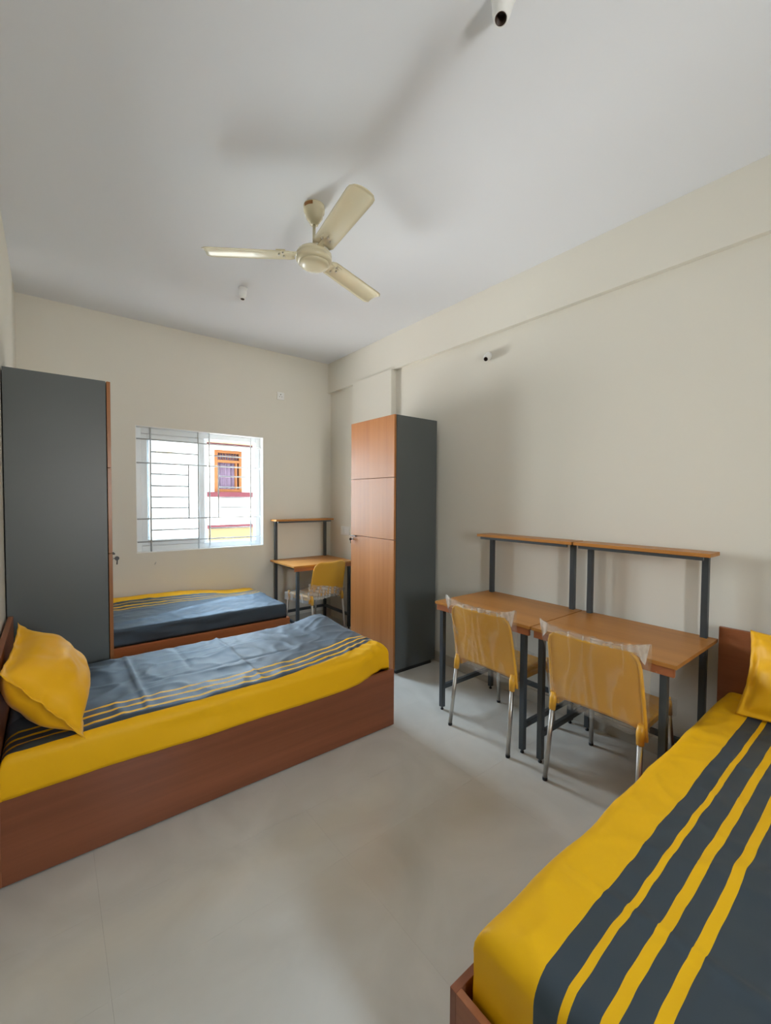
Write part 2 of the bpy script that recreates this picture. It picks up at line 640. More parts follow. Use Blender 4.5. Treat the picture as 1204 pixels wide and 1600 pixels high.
def ring_into(bm, x0, x1, z0, z1, y0, y1, w, bev=0.004):
    box_into(bm, x0, x0 + w, y0, y1, z0, z1, bev)
    box_into(bm, x1 - w, x1, y0, y1, z0, z1, bev)
    box_into(bm, x0 + w, x1 - w, y0, y1, z1 - w, z1, bev)
    box_into(bm, x0 + w, x1 - w, y0, y1, z0, z0 + w, bev)


def local(o, parent):
    o.parent = parent
    o.location = -Vector(parent.location)
    return o


IX0, IX1, IZ0, IZ1 = WX0 + L, WX1 - L, WZ0 + L, WZ1 - L
bm = bmesh.new()
ring_into(bm, IX0, IX1, IZ0, IZ1, YB + 0.085, YB + 0.165, 0.052)
# raised tracks of the sliding frame
box_into(bm, IX0 + 0.05, IX1 - 0.05, YB + 0.12, YB + 0.124, IZ0 + 0.052, IZ0 + 0.066)
box_into(bm, IX0 + 0.05, IX1 - 0.05, YB + 0.12, YB + 0.124, IZ1 - 0.066, IZ1 - 0.052)
local(build('window_frame', bm, 'upvc'), win)
for (sx0, sx1, yy) in ((0.688, 1.265, YB + 0.092), (0.710, 1.300, YB + 0.128)):
    bm = bmesh.new()
    ring_into(bm, sx0, sx1, IZ0 + 0.054, IZ1 - 0.054, yy, yy + 0.026, 0.052)
    s = local(build('sash', bm, 'upvc'), win)
    p = box('pane', sx0 + 0.05, sx1 - 0.05, yy + 0.011, yy + 0.015, IZ0 + 0.104, IZ1 - 0.104, 'glass', s, 0)

GY = YB + 0.044
KW = GY / 4.45
grille = tag(empty('window_grille', (WX0, GY, WZ0)), 'thin grey steel safety grille set in the window opening', 'window grille')


def bar(p0, p1, r=0.0060):
    p0, p1 = [(q[0] * KW if WX0 + 0.01 < q[0] < WX1 - 0.01 else q[0], q[1], EYE + (q[2] - EYE) * KW if WZ0 + 0.01 < q[2] < WZ1 - 0.01 else q[2]) for q in (p0, p1)]
    local(tube('grille_bar', [p0, p1], r, 'bar', None, 8), grille)


for x in (0.738, 1.156, 1.262, 1.683):
    bar((x, GY, WZ0 + L), (x, GY, WZ1 - L), 0.0066)
for z in (1.993, 1.775, 1.258, 1.045):
    bar((WX0 + L, GY + 0.007, z), (WX1 - L, GY + 0.007, z), 0.0062)
for z in (1.881, 1.151):
    bar((0.738, GY + 0.007, z), (1.156, GY + 0.007, z))
    bar((1.262, GY + 0.007, z), (1.683, GY + 0.007, z))
for z in (1.676, 1.566, 1.461, 1.360):
    bar((0.738, GY + 0.007, z), (1.067, GY + 0.007, z))
    bar((1.349, GY + 0.007, z), (1.683, GY + 0.007, z))
for x in (1.067, 1.349):
    bar((x, GY, 1.258), (x, GY, 1.775))

# ------------------------------------------------------------------ neighbouring house seen through the open half of the window
HY = 7.0
house = tag(empty('neighbour_house', (3.4, HY, -3.0)), 'pale neighbouring house with orange framed window beyond the window grille', 'house')


def hpart(name, x0, x1, y0, y1, z0, z1, mat, bev=0.004, parent=None):
    o = box(name, x0, x1, y0, y1, z0, z1, mat, None, bev)
    if parent is None:
        return local(o, house)
    o.parent = parent
    return o


HXL = 1.86
bm = bmesh.new()
hx0, hx1, hz0, hz1 = 2.075, 2.475, 1.55, 2.205
box_into(bm, HXL, 6.0, HY, HY + 3, -3.0, hz0)
box_into(bm, HXL, 6.0, HY, HY + 3, hz1, 2.32)
box_into(bm, HXL, hx0, HY, HY + 3, hz0, hz1)
box_into(bm, hx1, 6.0, HY, HY + 3, hz0, hz1)
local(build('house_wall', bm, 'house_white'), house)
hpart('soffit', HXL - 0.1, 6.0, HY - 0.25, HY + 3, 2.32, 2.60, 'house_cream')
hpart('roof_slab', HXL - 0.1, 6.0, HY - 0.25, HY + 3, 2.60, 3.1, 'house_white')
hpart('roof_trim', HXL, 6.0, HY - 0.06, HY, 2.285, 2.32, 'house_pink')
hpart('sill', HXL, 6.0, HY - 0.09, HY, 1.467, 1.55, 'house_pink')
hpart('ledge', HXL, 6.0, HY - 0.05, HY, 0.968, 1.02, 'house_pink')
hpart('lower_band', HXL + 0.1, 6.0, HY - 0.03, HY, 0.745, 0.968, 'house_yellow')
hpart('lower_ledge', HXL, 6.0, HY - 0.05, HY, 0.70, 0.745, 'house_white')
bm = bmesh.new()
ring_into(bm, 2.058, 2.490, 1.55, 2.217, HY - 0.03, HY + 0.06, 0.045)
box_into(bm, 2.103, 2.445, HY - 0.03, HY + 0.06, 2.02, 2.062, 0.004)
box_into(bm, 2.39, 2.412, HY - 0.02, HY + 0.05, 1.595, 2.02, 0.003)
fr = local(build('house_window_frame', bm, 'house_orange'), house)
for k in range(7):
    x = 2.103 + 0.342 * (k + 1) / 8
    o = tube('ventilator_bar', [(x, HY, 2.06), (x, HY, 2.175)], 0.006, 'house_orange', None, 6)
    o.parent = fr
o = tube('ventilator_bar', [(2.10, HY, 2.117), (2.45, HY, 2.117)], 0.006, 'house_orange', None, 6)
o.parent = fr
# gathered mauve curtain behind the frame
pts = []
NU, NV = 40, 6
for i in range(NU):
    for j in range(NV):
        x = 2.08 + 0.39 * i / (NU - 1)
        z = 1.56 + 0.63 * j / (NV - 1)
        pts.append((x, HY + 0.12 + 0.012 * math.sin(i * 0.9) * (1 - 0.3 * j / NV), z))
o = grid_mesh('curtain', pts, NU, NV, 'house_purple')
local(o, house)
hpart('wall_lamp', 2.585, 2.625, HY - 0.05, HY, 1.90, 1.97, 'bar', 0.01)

# ------------------------------------------------------------------ wardrobes
WD, WH = 0.463, 2.146    # side panel depth, height


def wardrobe(loc, rz, label, key_side, WW=0.632, BD=0.463):
    """local frame: doors on the y = 0 plane facing -y, back at y = WD, width along x from 0 to WW"""
    w = tag(empty('wardrobe', loc, rz), label, 'wardrobe', None)
    bm = bmesh.new()
    box_into(bm, 0.0, 0.018, 0.004, BD, 0.03, WH, 0.001)
    box_into(bm, WW - 0.018, WW, 0.004, WD, 0.03, WH, 0.001)
    box_into(bm, 0.018, WW - 0.018, 0.004, BD, WH - 0.018, WH, 0.001)
    box_into(bm, 0.018, WW - 0.018, 0.004, BD, 0.06, 0.078, 0.001)
    box_into(bm, 0.018, WW - 0.018, BD - 0.012, BD, 0.078, WH - 0.018, 0.001)
    build('carcass', bm, 'grey', w)
    box('plinth', 0.005, WW - 0.005, 0.02, BD - 0.005, 0.0, 0.03, 'black_plastic', w)
    for (z0, z1) in ((0.045, 1.117), (1.121, 1.632), (1.636, WH)):
        d = box('door', 0.001, WW - 0.001, -0.020, -0.0005, z0, z1, 'wood_door', w, 0.0012)
        if z1 == 1.117:
            kx = 0.03 if key_side < 0 else WW - 0.03
            lathe('lock', [(0.011, 0), (0.011, 0.004), (0.007, 0.006), (0.0, 0.006)][:3], 'chrome', d, 20,
                  Matrix.Translation((kx, -0.020, 1.085)) @ Matrix.Rotation(PI / 2, 4, 'X'))
            bmk = bmesh.new()
            lathe_into(bmk, [(0.012, -0.0015), (0.013, 0), (0.012, 0.0015)], 18, Matrix.Translation((kx, -0.045, 1.083)) @ Matrix.Rotation(PI / 2, 4, 'Y'))
            box_into(bmk, kx - 0.0012, kx + 0.0012, -0.036, -0.025, 1.081, 1.085)
            tube_into(bmk, [(kx, -0.047, 1.073), (kx + 0.003, -0.045, 1.045)], 0.003, 8)
            build('key', bmk, 'black_plastic', d)
            hx0, hx1 = (kx - 0.02, kx + 0.06) if key_side < 0 else (kx - 0.06, kx + 0.02)
            box('handle', hx0, hx1, -0.034, -0.020, 1.109, 1.1165, 'black_plastic', d, 0.001)
    return w


# right-hand one: doors face -x ; local -y -> world -x, local x -> world -y
wardrobe((2.226, 2.682 + 0.632, 0), -PI / 2, 'tall wardrobe with honey brown doors and slate side against the column', -1, 0.632, 0.425)
# left-hand one: doors face +x ; local -y -> world +x, local x -> world +y
wardrobe((XL + WD + 0.006, 3.032, 0), PI / 2, 'tall slate grey wardrobe at the end of the pillowed bed', -1, 0.535)


# ------------------------------------------------------------------ beds
def bed(name, x0, x1, y0, y1, head, label, rail=0.365, head_h=0.82, side='wood_bed_x'):
    """axis-aligned box bed; head is 'left' or 'right'"""
    o = tag(empty(name, (x0, y0, 0)), label, 'bed', 'box beds')
    pt = 0.018
    z0 = 0.006

    def part(nm, a0, a1, b0, b1, c0, c1, mat, bev=0.0015):
        return local(box(nm, a0, a1, b0, b1, c0, c1, mat, None, bev), o)
    hx0, hx1 = (x0, x0 + 0.022) if head == 'left' else (x1 - 0.022, x1)
    fx0, fx1 = (x1 - pt, x1) if head == 'left' else (x0, x0 + pt)
    sx0, sx1 = (hx1, x1 - pt) if head == 'left' else (x0 + pt, hx0)
    part('side_panel', sx0, sx1 if head == 'right' else x1, y0, y0 + pt, z0, rail, side)
    part('side_panel', sx0 if head == 'left' else x0, sx1, y1 - pt, y1, z0, rail, 'wood_bed_x')
    if head == 'left':
        part('foot_panel', fx0, fx1, y0 + pt, y1 - pt, z0, rail, 'wood_bed_y')
    else:
        part('foot_panel', fx0, fx1, y0 + pt, y1 - pt, z0, rail, 'wood_bed_y')
    part('headboard', hx0, hx1, y0, y1, z0, head_h, 'wood_bed_y')
    part('deck', sx0, sx1, y0 + pt, y1 - pt, 0.26, 0.28, 'wood_bed_x')
    for gx in (x0 + 0.06, x1 - 0.06):
        for gy in (y0 + 0.05, y1 - 0.05):
            part('foot_glide', gx - 0.02, gx + 0.02, gy - 0.02, gy + 0.02, 0.0, z0 + 0.05, 'black_plastic')
    return o


LB = (XL + 0.012, 1.720, 2.080, 2.995)
BB = (XL + 0.012, 1.715, 3.580, 4.500)
RB = (0.690, 2.682, -0.285, 0.630)
bed('bed', *LB, 'left', 'box bed with a pillow standing beside the slate grey wardrobe')
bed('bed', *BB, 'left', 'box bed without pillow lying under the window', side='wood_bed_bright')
bed('bed', *RB, 'right', 'box bed with headboard next to the twin desks')


def arc_profile(a, b, r, sideA, sideB, n_flat, n_arc, n_side):
    """samples across a mattress: (kind, position, drop, q, arclength); q in 0..1 down a side"""
    out = []
    q4 = PI * r / 2
    for k in range(n_side, 0, -1):
        if sideA:
            out.append(('A', a, r, k / n_side, -q4))
    for k in range(n_arc, 0, -1):
        g = PI / 2 * k / n_arc
        out.append(('a', a + r - r * math.sin(g), r * (1 - math.cos(g)), 0, -g * r))
    F = b - a - 2 * r
    for k in range(n_flat + 1):
        out.append(('f', a + r + F * k / n_flat, 0, 0, F * k / n_flat))
    for k in range(1, n_arc + 1):
        g = PI / 2 * k / n_arc
        out.append(('b', b - r + r * math.sin(g), r * (1 - math.cos(g)), 0, F + g * r))
    for k in range(1, n_side + 1):
        if sideB:
            out.append(('B', b, r, k / n_side, F + q4))
    return out


def sheet(name, label, x0, x1, y0, y1, zt, hem, creases, mirror, v0, seed, skew=None, dome=0.012, wr=0.006, r=0.045, shape=None, band=(0.045, 0.065)):
    """bed sheet over a mattress: hem(side, s) gives the hem height; creases = fold lines (axis, pos, lo, hi, depth)"""
    px = arc_profile(x0, x1, r, True, True, 150, 6, 6)
    py = arc_profile(y0, y1, r, True, True, 84, 6, 7)
    rnd = seed * 13.7
    pts, uvs = [], []
    for (kx, X, dx, qx, ux) in px:
        for (ky, Y, dy, qy, uy) in py:
            ddx = dx + (qx * (zt - r - hem(kx, Y)) if qx else 0)
            ddy = dy + (qy * (zt - r - hem(ky, X)) if qy else 0)
            full = max(0.0, max(ddx, ddy) + 0.25 * min(ddx, ddy))
            lim = zt - min(hem(kx, Y) if qx else 9, hem(ky, X) if qy else 9) if (qx or qy) else 9
            d = min(full, lim)
            a = (X - x0) / (x1 - x0)
            c = (Y - y0) / (y1 - y0)
            top = 1.0 if (kx == 'f' and ky == 'f') else 0.45
            z = zt - d
            z += dome * (1 - (2 * c - 1) ** 4) * (1 - (2 * a - 1) ** 6) * (1 if d < r else 0)
            w = wr * (nz(X * 3.1 + rnd, Y * 4.2) + 0.6 * nz(X * 8 + rnd, Y * 7, 3.1) + 0.35 * nz(X * 19, Y * 15 + rnd, 1.0))
            # long soft drag folds crossing the cloth
            w += wr * 0.55 * abs(nz((X * 1.6 - Y * 5.5) + rnd, (X + Y) * 0.9, 7.0))
            w += wr * 0.9 * (max(0.0, 1 - 2.2 * abs(nz(X * 2.6 + Y * 1.7 + rnd, Y * 3.3 - X * 0.8, 11.0)))) ** 5
            w += wr * 0.6 * (max(0.0, 1 - 2.2 * abs(nz(X * 5.1 - Y * 2.3 + rnd, Y * 6.3 + X, 17.0)))) ** 4
            z += w * top * (1.0 if d < 0.06 else 0.3)
            for (ax, pos, lo, hi, dep) in creases:
                s, t = (X, Y) if ax == 'x' else (Y, X)
                if lo <= t <= hi and d < 0.05:
                    e = (s - pos - 0.012 * nz(t * 3, seed)) / 0.011
                    z += dep * math.exp(-e * e) * smoothstep(lo, lo + 0.05, t) * (1 - smoothstep(hi - 0.05, hi, t))
            ox, oy = 0.0, 0.0
            if qy:
                s = -1 if ky == 'A' else 1
                oy = s * (0.005 * nz(X * 4 + rnd, qy * 1.5) + 0.003 * nz(X * 11 + rnd, qy * 2, 2))
            if qx:
                s = -1 if kx == 'A' else 1
                ox = s * (0.006 * nz(Y * 5 + rnd, qx * 1.5) + 0.004 * nz(Y * 13 + rnd, qx * 2, 2))
            p = Vector((X + ox, Y + oy, z))
            if shape:
                p = shape(p, a, c, d)
            pts.append(p)
            v = uy - (0 if not qy else (1 if ky == 'A' else -1) * (qy * (zt - r - hem(ky, X))))
            if mirror:
                F = (y1 - y0) - 2 * r
                v = F - v
            if skew:
                v -= skew(X, Y)
            v += 0.0025 * nz(X * 5, Y * 3, rnd)
            uvs.append((ux, v))
    o = grid_mesh(name, pts, len(px), len(py), sheet_mat(name + '_print', v0, *band), None, uvs, 0.0016)
    return tag(o, label, 'bed sheet', 'striped bed sheets')


def hem_left(k, s):
    if k == 'A':
        base = 0.340 + 0.010 * nz(s * 2.3, 5.0) + 0.012 * smoothstep(0.5, 0.0, abs(s - 1.18)) * 0
        return base + 0.034 * smoothstep(1.30, 1.66, s)
    return 0.335


def shape_left(p, a, c, d):
    # foot corner lifted and bunched, near side pulled in behind the rail at the foot
    g = smoothstep(1.35, 1.64, p.x)
    p.z += 0.030 * math.exp(-((p.x - 1.60) / 0.16) ** 2 - ((p.y - 2.86) / 0.20) ** 2) * (1 if d < 0.06 else 0.5)
    p.z += 0.016 * g * (1 if d < 0.06 else 0.3)
    near = smoothstep(2.35, 2.06, p.y)
    p.y += 0.040 * smoothstep(1.42, 1.66, p.x) * near
    # gathered pleats at the near foot corner
    p.z += 0.007 * g * near * math.sin(p.x * 70 + p.y * 60) * (1 if d < 0.07 else 0.3)
    return p


sheet('bed_sheet', 'yellow bordered charcoal sheet on the bed beside the slate wardrobe', LB[0] + 0.026, 1.692, 2.064, 2.955, 0.505, hem_left,
      [('x', 0.335, 2.1, 2.95, 0.006), ('x', 0.86, 2.1, 2.95, 0.007), ('x', 0.60, 2.45, 2.95, -0.005), ('y', 2.42, 0.36, 1.2, -0.006), ('y', 2.72, 0.62, 1.1, 0.005)], False, -0.022, 1.0,
      skew=lambda X, Y: 0.10 * smoothstep(0.95, 1.7, X) - 0.012 * smoothstep(0.3, -0.2, X), wr=0.007, shape=shape_left, band=(0.037, 0.052))


def hem_back(k, s):
    return 0.370 if k == 'A' else 0.34


def shape_back(p, a, c, d):
    p.z += 0.055 * smoothstep(4.15, 4.45, p.y) * smoothstep(1.55, 0.9, p.x) * (1 if d < 0.06 else 0.3)
    # one long drag fold from the middle to the foot corner
    e = (p.y - (3.72 + 0.36 * smoothstep(0.3, 1.5, p.x))) / 0.035
    if d < 0.04:
        p.z += 0.010 * math.exp(-e * e)
    return p


sheet('bed_sheet', 'glossy charcoal sheet with blue sky sheen and yellow edge under the window', BB[0] + 0.026, 1.686, 3.600, 4.485, 0.492, hem_back,
      [], True, 0.135, 2.0, skew=lambda X, Y: 0.03 * nz(X * 2.5, 1.0) + 0.05 * smoothstep(1.1, 1.5, X) - 0.05 * smoothstep(1.5, 1.7, X), wr=0.005, r=0.016, shape=shape_back, band=(0.037, 0.052))


def hem_right(k, s):
    return 0.315


def shape_right(p, a, c, d):
    far = smoothstep(0.40, 0.56, p.y)
    p.y += 0.010 * far * nz(p.x * 4.5, 2.0)
    p.z += 0.010 * far * nz(p.x * 3.5 + 4, 6.0)
    return p


sheet('bed_sheet', 'yellow and charcoal striped sheet on the bed next to the twin desks', 0.722, RB[1] - 0.028, -0.25, 0.590, 0.520, hem_right,
      [('x', 1.02, -0.2, 0.56, 0.006), ('y', 0.10, 0.75, 1.5, -0.004)], True, 0.098, 3.0, skew=lambda X, Y: 0.004 * nz(X * 3, 3.0) + 0.002 * nz(X * 13, 5.0), wr=0.0055, shape=shape_right)


# ------------------------------------------------------------------ pillows
def pillow(label, mtx, lx, ly, th, seed, droop=0.0):
    """cushion with flat stitched rim; local x along its length, y its height, z thickness"""
    n = 46
    bm = bmesh.new()
    rows = {}
    for side in (1, -1):
        for i in range(n + 1):
            for j in range(n + 1):
                a, b2 = 2 * i / n - 1, 2 * j / n - 1
                edge = max(abs(a), abs(b2))
                if side == -1 and edge > 0.999:
                    rows[(side, i, j)] = rows[(1, i, j)]
                    continue
                # corners stick out, edges pull in
                px_ = a * lx / 2 * (1 - 0.07 * (1 - b2 * b2) ** 1.0 * 1)
                py_ = b2 * ly / 2 * (1 - 0.08 * (1 - a * a))
                k = max(0.0, 1 - (abs(a) / 0.90) ** 2.6) * max(0.0, 1 - (abs(b2) / 0.88) ** 2.6) if abs(a) < 0.9 and abs(b2) < 0.88 else 0
                t = th / 2 * k ** 0.55 + 0.003
                wrk = 0.010 * nz(a * 2.2 + seed, b2 * 2.4, side * 2.0) * min(1, k * 3) + 0.006 * nz(a * 6 + seed, b2 * 4, side) * min(1.0, 0.35 + k)
                # pulled folds running from the rim
                wrk += 0.006 * math.sin(9 * b2 + 4 * a + seed) * (1 - k) * (1 if k > 0 else 0)
                z = side * (t + wrk)
                rip = 0.010 * nz(a * 5 + seed, b2 * 5, 9.0) if edge > 0.9 else 0
                rows[(side, i, j)] = bm.verts.new(mtx @ Vector((px_, py_, z + rip - droop * (1 - b2) * 0.5 * a * a)))
    for side in (1, -1):
        for i in range(n):
            for j in range(n):
                q = [rows[(side, i, j)], rows[(side, i + 1, j)], rows[(side, i + 1, j + 1)], rows[(side, i, j + 1)]]
                f = bm.faces.new(q if side == 1 else q[::-1])
                f.smooth = True
    o = build('pillow', bm, 'pillow', None, True)
    return tag(o, label, 'pillow', 'yellow pillows')


def frame_from(origin, xdir, ydir):
    x = Vector(xdir).normalized()
    z = x.cross(Vector(ydir)).normalized()
    y = z.cross(x)
    mm = Matrix((x, y, z)).transposed().to_4x4()
    mm.translation = Vector(origin)
    return mm


pillow('plump yellow pillow leaning on the headboard beside the slate wardrobe',
       frame_from((-0.016, 2.300, 0.690), (0.03, 0.60, 0.05), (-0.27, 0.0, 0.36)), 0.58, 0.41, 0.24, 1.7)
pillow('yellow pillow leaning on the headboard next to the twin desks',
       frame_from((2.405, 0.182, 0.703), (-0.02, -0.64, 0.0), (0.20, 0.02, 0.33)), 0.60, 0.385, 0.16, 5.1)


# ------------------------------------------------------------------ desks with shelf
def desk(loc, rz, wd, label, zs=1.0):
    """local: front at y = 0, wall side at y = D, width along x"""
    D, TH, ZT = 0.594, 0.018, 0.75 * zs
    o = tag(empty('study_desk', loc, rz), label, 'desk', 'study desks with raised shelf')
    box('desk_top', 0, wd, 0, D - 0.006, ZT - TH, ZT, 'wood_desk', o, 0.0015)
    box('apron', 0.012, wd - 0.012, 0.008, 0.026, ZT - TH - 0.040, ZT - TH - 0.0005, 'wood_edge', o, 0.001)
    t = 0.030
    ins = 0.038
    yb0, yb1 = D - 0.050, D - 0.020
    zsf = 1.195 * zs
    for k, xl in enumerate((ins, wd - ins - t)):
        lg = box('leg', xl, xl + t, 0.012, 0.012 + t, 0.022, ZT - TH - 0.041, 'steel', o, 0.002)
        lathe('leveling_foot', [(0.009, 0), (0.011, 0.003), (0.010, 0.010), (0.005, 0.012), (0.005, 0.024)], 'rubber', lg, 16, Matrix.Translation((xl + t / 2, 0.012 + t / 2, 0)))
        pst = box('back_post', xl, xl + t, yb0, yb1, 0.022, zsf - TH - 0.006, 'steel', o, 0.002)
        lathe('leveling_foot', [(0.009, 0), (0.011, 0.003), (0.010, 0.010), (0.005, 0.012), (0.005, 0.024)], 'rubber', pst, 16, Matrix.Translation((xl + t / 2, (yb0 + yb1) / 2, 0)))
        box('side_rail', xl + 0.003, xl + t - 0.003, 0.012 + t, yb0, 0.145, 0.175, 'steel', o, 0.002)
        box('top_rail', xl + 0.003, xl + t - 0.003, 0.012 + t, yb0, ZT - TH - 0.027, ZT - TH - 0.001, 'steel', o, 0.002)
        box('shelf_bracket', xl + 0.003, xl + t - 0.003, yb0 - 0.10, yb1, zsf - TH - 0.0058, zsf - TH - 0.001, 'steel', o, 0.001)
    box('back_rail', ins + t, wd - ins - t, yb0 + 0.003, yb1 - 0.003, 0.145, 0.175, 'steel', o, 0.002)
    box('shelf', 0.004, wd - 0.004, D - 0.160, D - 0.004, zsf - TH, zsf + 0.001, 'wood_desk', o, 0.0015)
    box('shelf_channel', 0.03, wd - 0.035, D - 0.152, D - 0.136, zsf - TH - 0.018, zsf - TH - 0.001, 'steel', o, 0.001)
    return o


desk((2.090, 2.088, 0), -PI / 2, 0.744, 'study desk with raised shelf between slate sided wardrobe and second desk', 1.002)
desk((2.090, 1.336, 0), -PI / 2, 0.700, 'study desk with raised shelf right beside the bed headboard', 1.002)
desk((1.930, YB - 0.012 - 0.594, 0), 0, 0.735, 'study desk with raised shelf standing in the corner beside the window', 1.02)


# ------------------------------------------------------------------ chairs
def chair(loc, rz, label, wrap):
    """local: faces +y, rear feet on y = 0"""
    o = tag(empty('chair', loc, rz), label, 'chair', 'mustard plastic chairs')
    ZB, ZT = 0.375, 0.808
    # backrest shell
    NU, NV = 34, 26

    def back_pt(s, t, off=0.0, grow=0.0):
        # s in -1..1 across, t in 0..1 up
        half = 0.226 - 0.014 * t + grow
        # top corners rounded
        if t > 0.80:
            k = (t - 0.80) / 0.20
            half -= 0.040 * (1 - math.sqrt(max(0, 1 - k * k)))
        zt = ZT - 0.012 * (1 - s * s) - 0.018 * max(0, (abs(s) - 0.75) / 0.25) ** 2
        zb = ZB + 0.050 * (1 - abs(s) ** 12) + 0.012 * (1 - s * s)
        z = zb + (zt - zb) * t
        y = 0.060 - 0.075 * t ** 1.4 - 0.028 * (1 - s * s) * (0.35 + 0.65 * t) + 0.008
        n_ = Vector((0, -1, 0))
        return Vector((s * half, y + off, z))
    pts = [back_pt(2 * i / (NU - 1) - 1, j / (NV - 1)) for i in range(NU) for j in range(NV)]
    bk = grid_mesh('backrest', pts, NU, NV, 'yellow_plastic', o, None, 0.009)
    # stiffening lip along both sides of the backrest
    for s in (-1, 1):
        bm = bmesh.new()
        lp = [back_pt(s * 0.995, j / 16) for j in range(17)]
        tube_into(bm, lp, [0.009] * 16 + [0.006], 10)
        build('side_lip', bm, 'yellow_plastic', bk)
    # seat with rolled front edge
    pts = []
    NU, NV = 30, 30
    for i in range(NU):
        s = 2 * i / (NU - 1) - 1
        for j in range(NV):
            t = j / (NV - 1)
            half = 0.210 - 0.006 * (1 - t) - 0.02 * smoothstep(0.85, 1.0, t)
            y = 0.060 + 0.425 * t - 0.012 * s * s * smoothstep(0.7, 1, t)
            z = 0.440 - 0.014 * (1 - s * s) * math.sin(PI * min(1, t * 1.05)) - 0.022 * smoothstep(0.88, 1.0, t) ** 1.5 - 0.014 * smoothstep(0.8, 1.0, abs(s))
            pts.append(Vector((s * half, y, z)))
    grid_mesh('seat', pts, NU, NV, 'yellow_plastic', o, None, 0.010)
    # apron skirt round the seat
    bm = bmesh.new()
    for (a, b2) in (((-0.196, 0.07), (-0.196, 0.44)), ((0.196, 0.07), (0.196, 0.44))):
        box_into(bm, min(a[0], b2[0]) - 0.006, max(a[0], b2[0]) + 0.006, a[1], b2[1], 0.392, 0.428, 0.003)
    box_into(bm, -0.20, 0.20, 0.425, 0.437, 0.385, 0.418, 0.003)
    build('seat_rim', bm, 'yellow_plastic', o)
    # sockets and chrome legs
    for s in (-1, 1):
        for (fy, ty, fx, tx) in ((0.0, 0.050, 0.219, 0.208), (0.505, 0.455, 0.214, 0.190)):
            top = Vector((s * tx, ty, 0.425))
            foot = Vector((s * fx, fy, 0.0))
            d = (foot - top) / 0.425
            lg = tube('leg', [top + d * 0.03, foot + Vector((0, 0, 0.012))], 0.0125, 'chrome', o, 16)
            tube('foot_cap', [foot + Vector((0, 0, 0.016)), foot], [0.0132, 0.0125], 'rubber', lg, 14)
            tube('leg_socket', [top + Vector((0, 0, 0.03)), top + d * 0.005, top + d * 0.060], [0.012, 0.019, 0.0160], 'yellow_plastic', o, 18)
    # clear plastic wrap
    if wrap == 'bag':
        NU, NV = 44, 40
        for side, nm in ((-1, 'rear'), (1, 'front')):
            pts = []
            for i in range(NU):
                s = 2 * i / (NU - 1) - 1
                for j in range(NV):
                    t = j / (NV - 1)
                    tt = min(t, 0.97) if t < 0.86 else 0.86 + (t - 0.86) * 0.8
                    p = back_pt(max(-1, min(1, s)), min(1, tt / 0.97 if tt < 0.97 else 1), 0, 0)
                    half = 0.240 + 0.022 * smoothstep(0.35, 1.0, t)
                    p.x = s * half
                    zt = ZT + 0.016 + 0.020 * abs(s) ** 3 + 0.006 * nz(s * 6, 3.0, loc[1])
                    zb = 0.395 + 0.010 * nz(s * 4, 1.0, loc[1])
                    p.z = zb + (zt - zb) * t
                    edge = min(1.0, (1 - abs(s)) * 9) * min(1.0, (1 - t) * 8 + 0.12)
                    off = (0.010 + 0.008 * abs(nz(s * 3 + t * 2, t * 1.5 + s, side * 3.0 + loc[1])) + 0.004 * abs(nz(s * 11 + 5 * t, t * 4, 2.0 + loc[1]))) * edge
                    p.y += side * off + (0.012 * nz(s * 7, t * 7, loc[1]) if (t > 0.95 or abs(s) > 0.94) else 0)
                    pts.append(p)
            grid_mesh('plastic_wrap', pts, NU, NV, 'film', o)
        # crumpled sealed rim of the bag standing above the backrest and past its corners
        NU, NV = 70, 6
        pts = []
        for i in range(NU):
            s = 2 * i / (NU - 1) - 1
            for j in range(NV):
                t = j / (NV - 1)
                p = back_pt(max(-1, min(1, s)), 1.0)
                lo = ZT - 0.014 - 0.045 * max(0, (abs(s) - 0.82) / 0.18) ** 1.5
                hi = ZT + 0.010 + 0.028 * abs(s) ** 4 + 0.006 * nz(s * 9, 2.0, loc[1])
                p.x = s * (0.240 + 0.018 * t)
                p.z = lo + (hi - lo) * t
                p.y += 0.010 * nz(s * 14, t * 3, loc[1]) + 0.006 * nz(s * 31, t * 5, 2.0) - 0.006
                pts.append(p)
        grid_mesh('wrap_rim', pts, NU, NV, 'film_crease', o)
    else:
        # slipped down: crumpled band round the lower back
        NU, NV = 60, 16
        pts = []
        for i in range(NU):
            ang = 2 * PI * i / (NU - 1)
            for j in range(NV):
                t = j / (NV - 1)
                s = math.sin(ang)
                base = back_pt(max(-1, min(1, s)), 0.1 + 0.35 * t)
                zt = 0.535 + 0.055 * -s + 0.02 * nz(s * 4, 2.0)
                zb = 0.410 + 0.010 * nz(s * 5, 4.0)
                yy = base.y - math.cos(ang) * (0.018 + 0.006 * nz(s * 6, t * 5, 1.0)) + 0.007 * math.sin(26 * t + 5 * s)
                pts.append(Vector((s * 0.252, yy, zb + (zt - zb) * t)))
        grid_mesh('plastic_wrap', pts, NU, NV, 'film_crease', o)
    # film drawn over the seat and hanging below it
    NU, NV = 40, 22
    pts = []
    for i in range(NU):
        s = 2 * i / (NU - 1) - 1
        for j in range(NV):
            t = j / (NV - 1)
            x = max(-1, min(1, s * 1.35)) * 0.219
            over = max(0, abs(s) - 0.74) / 0.26
            z = 0.452 - 0.085 * over + 0.006 * nz(s * 6, t * 6, loc[0]) - 0.010 * smoothstep(0.85, 1, t)
            pts.append(Vector((x + 0.008 * nz(s * 9, t * 8, 3.0) * over, 0.085 + 0.41 * t, z)))
    grid_mesh('plastic_wrap', pts, NU, NV, 'film' if wrap == 'bag' else 'film_crease', o)
    return o


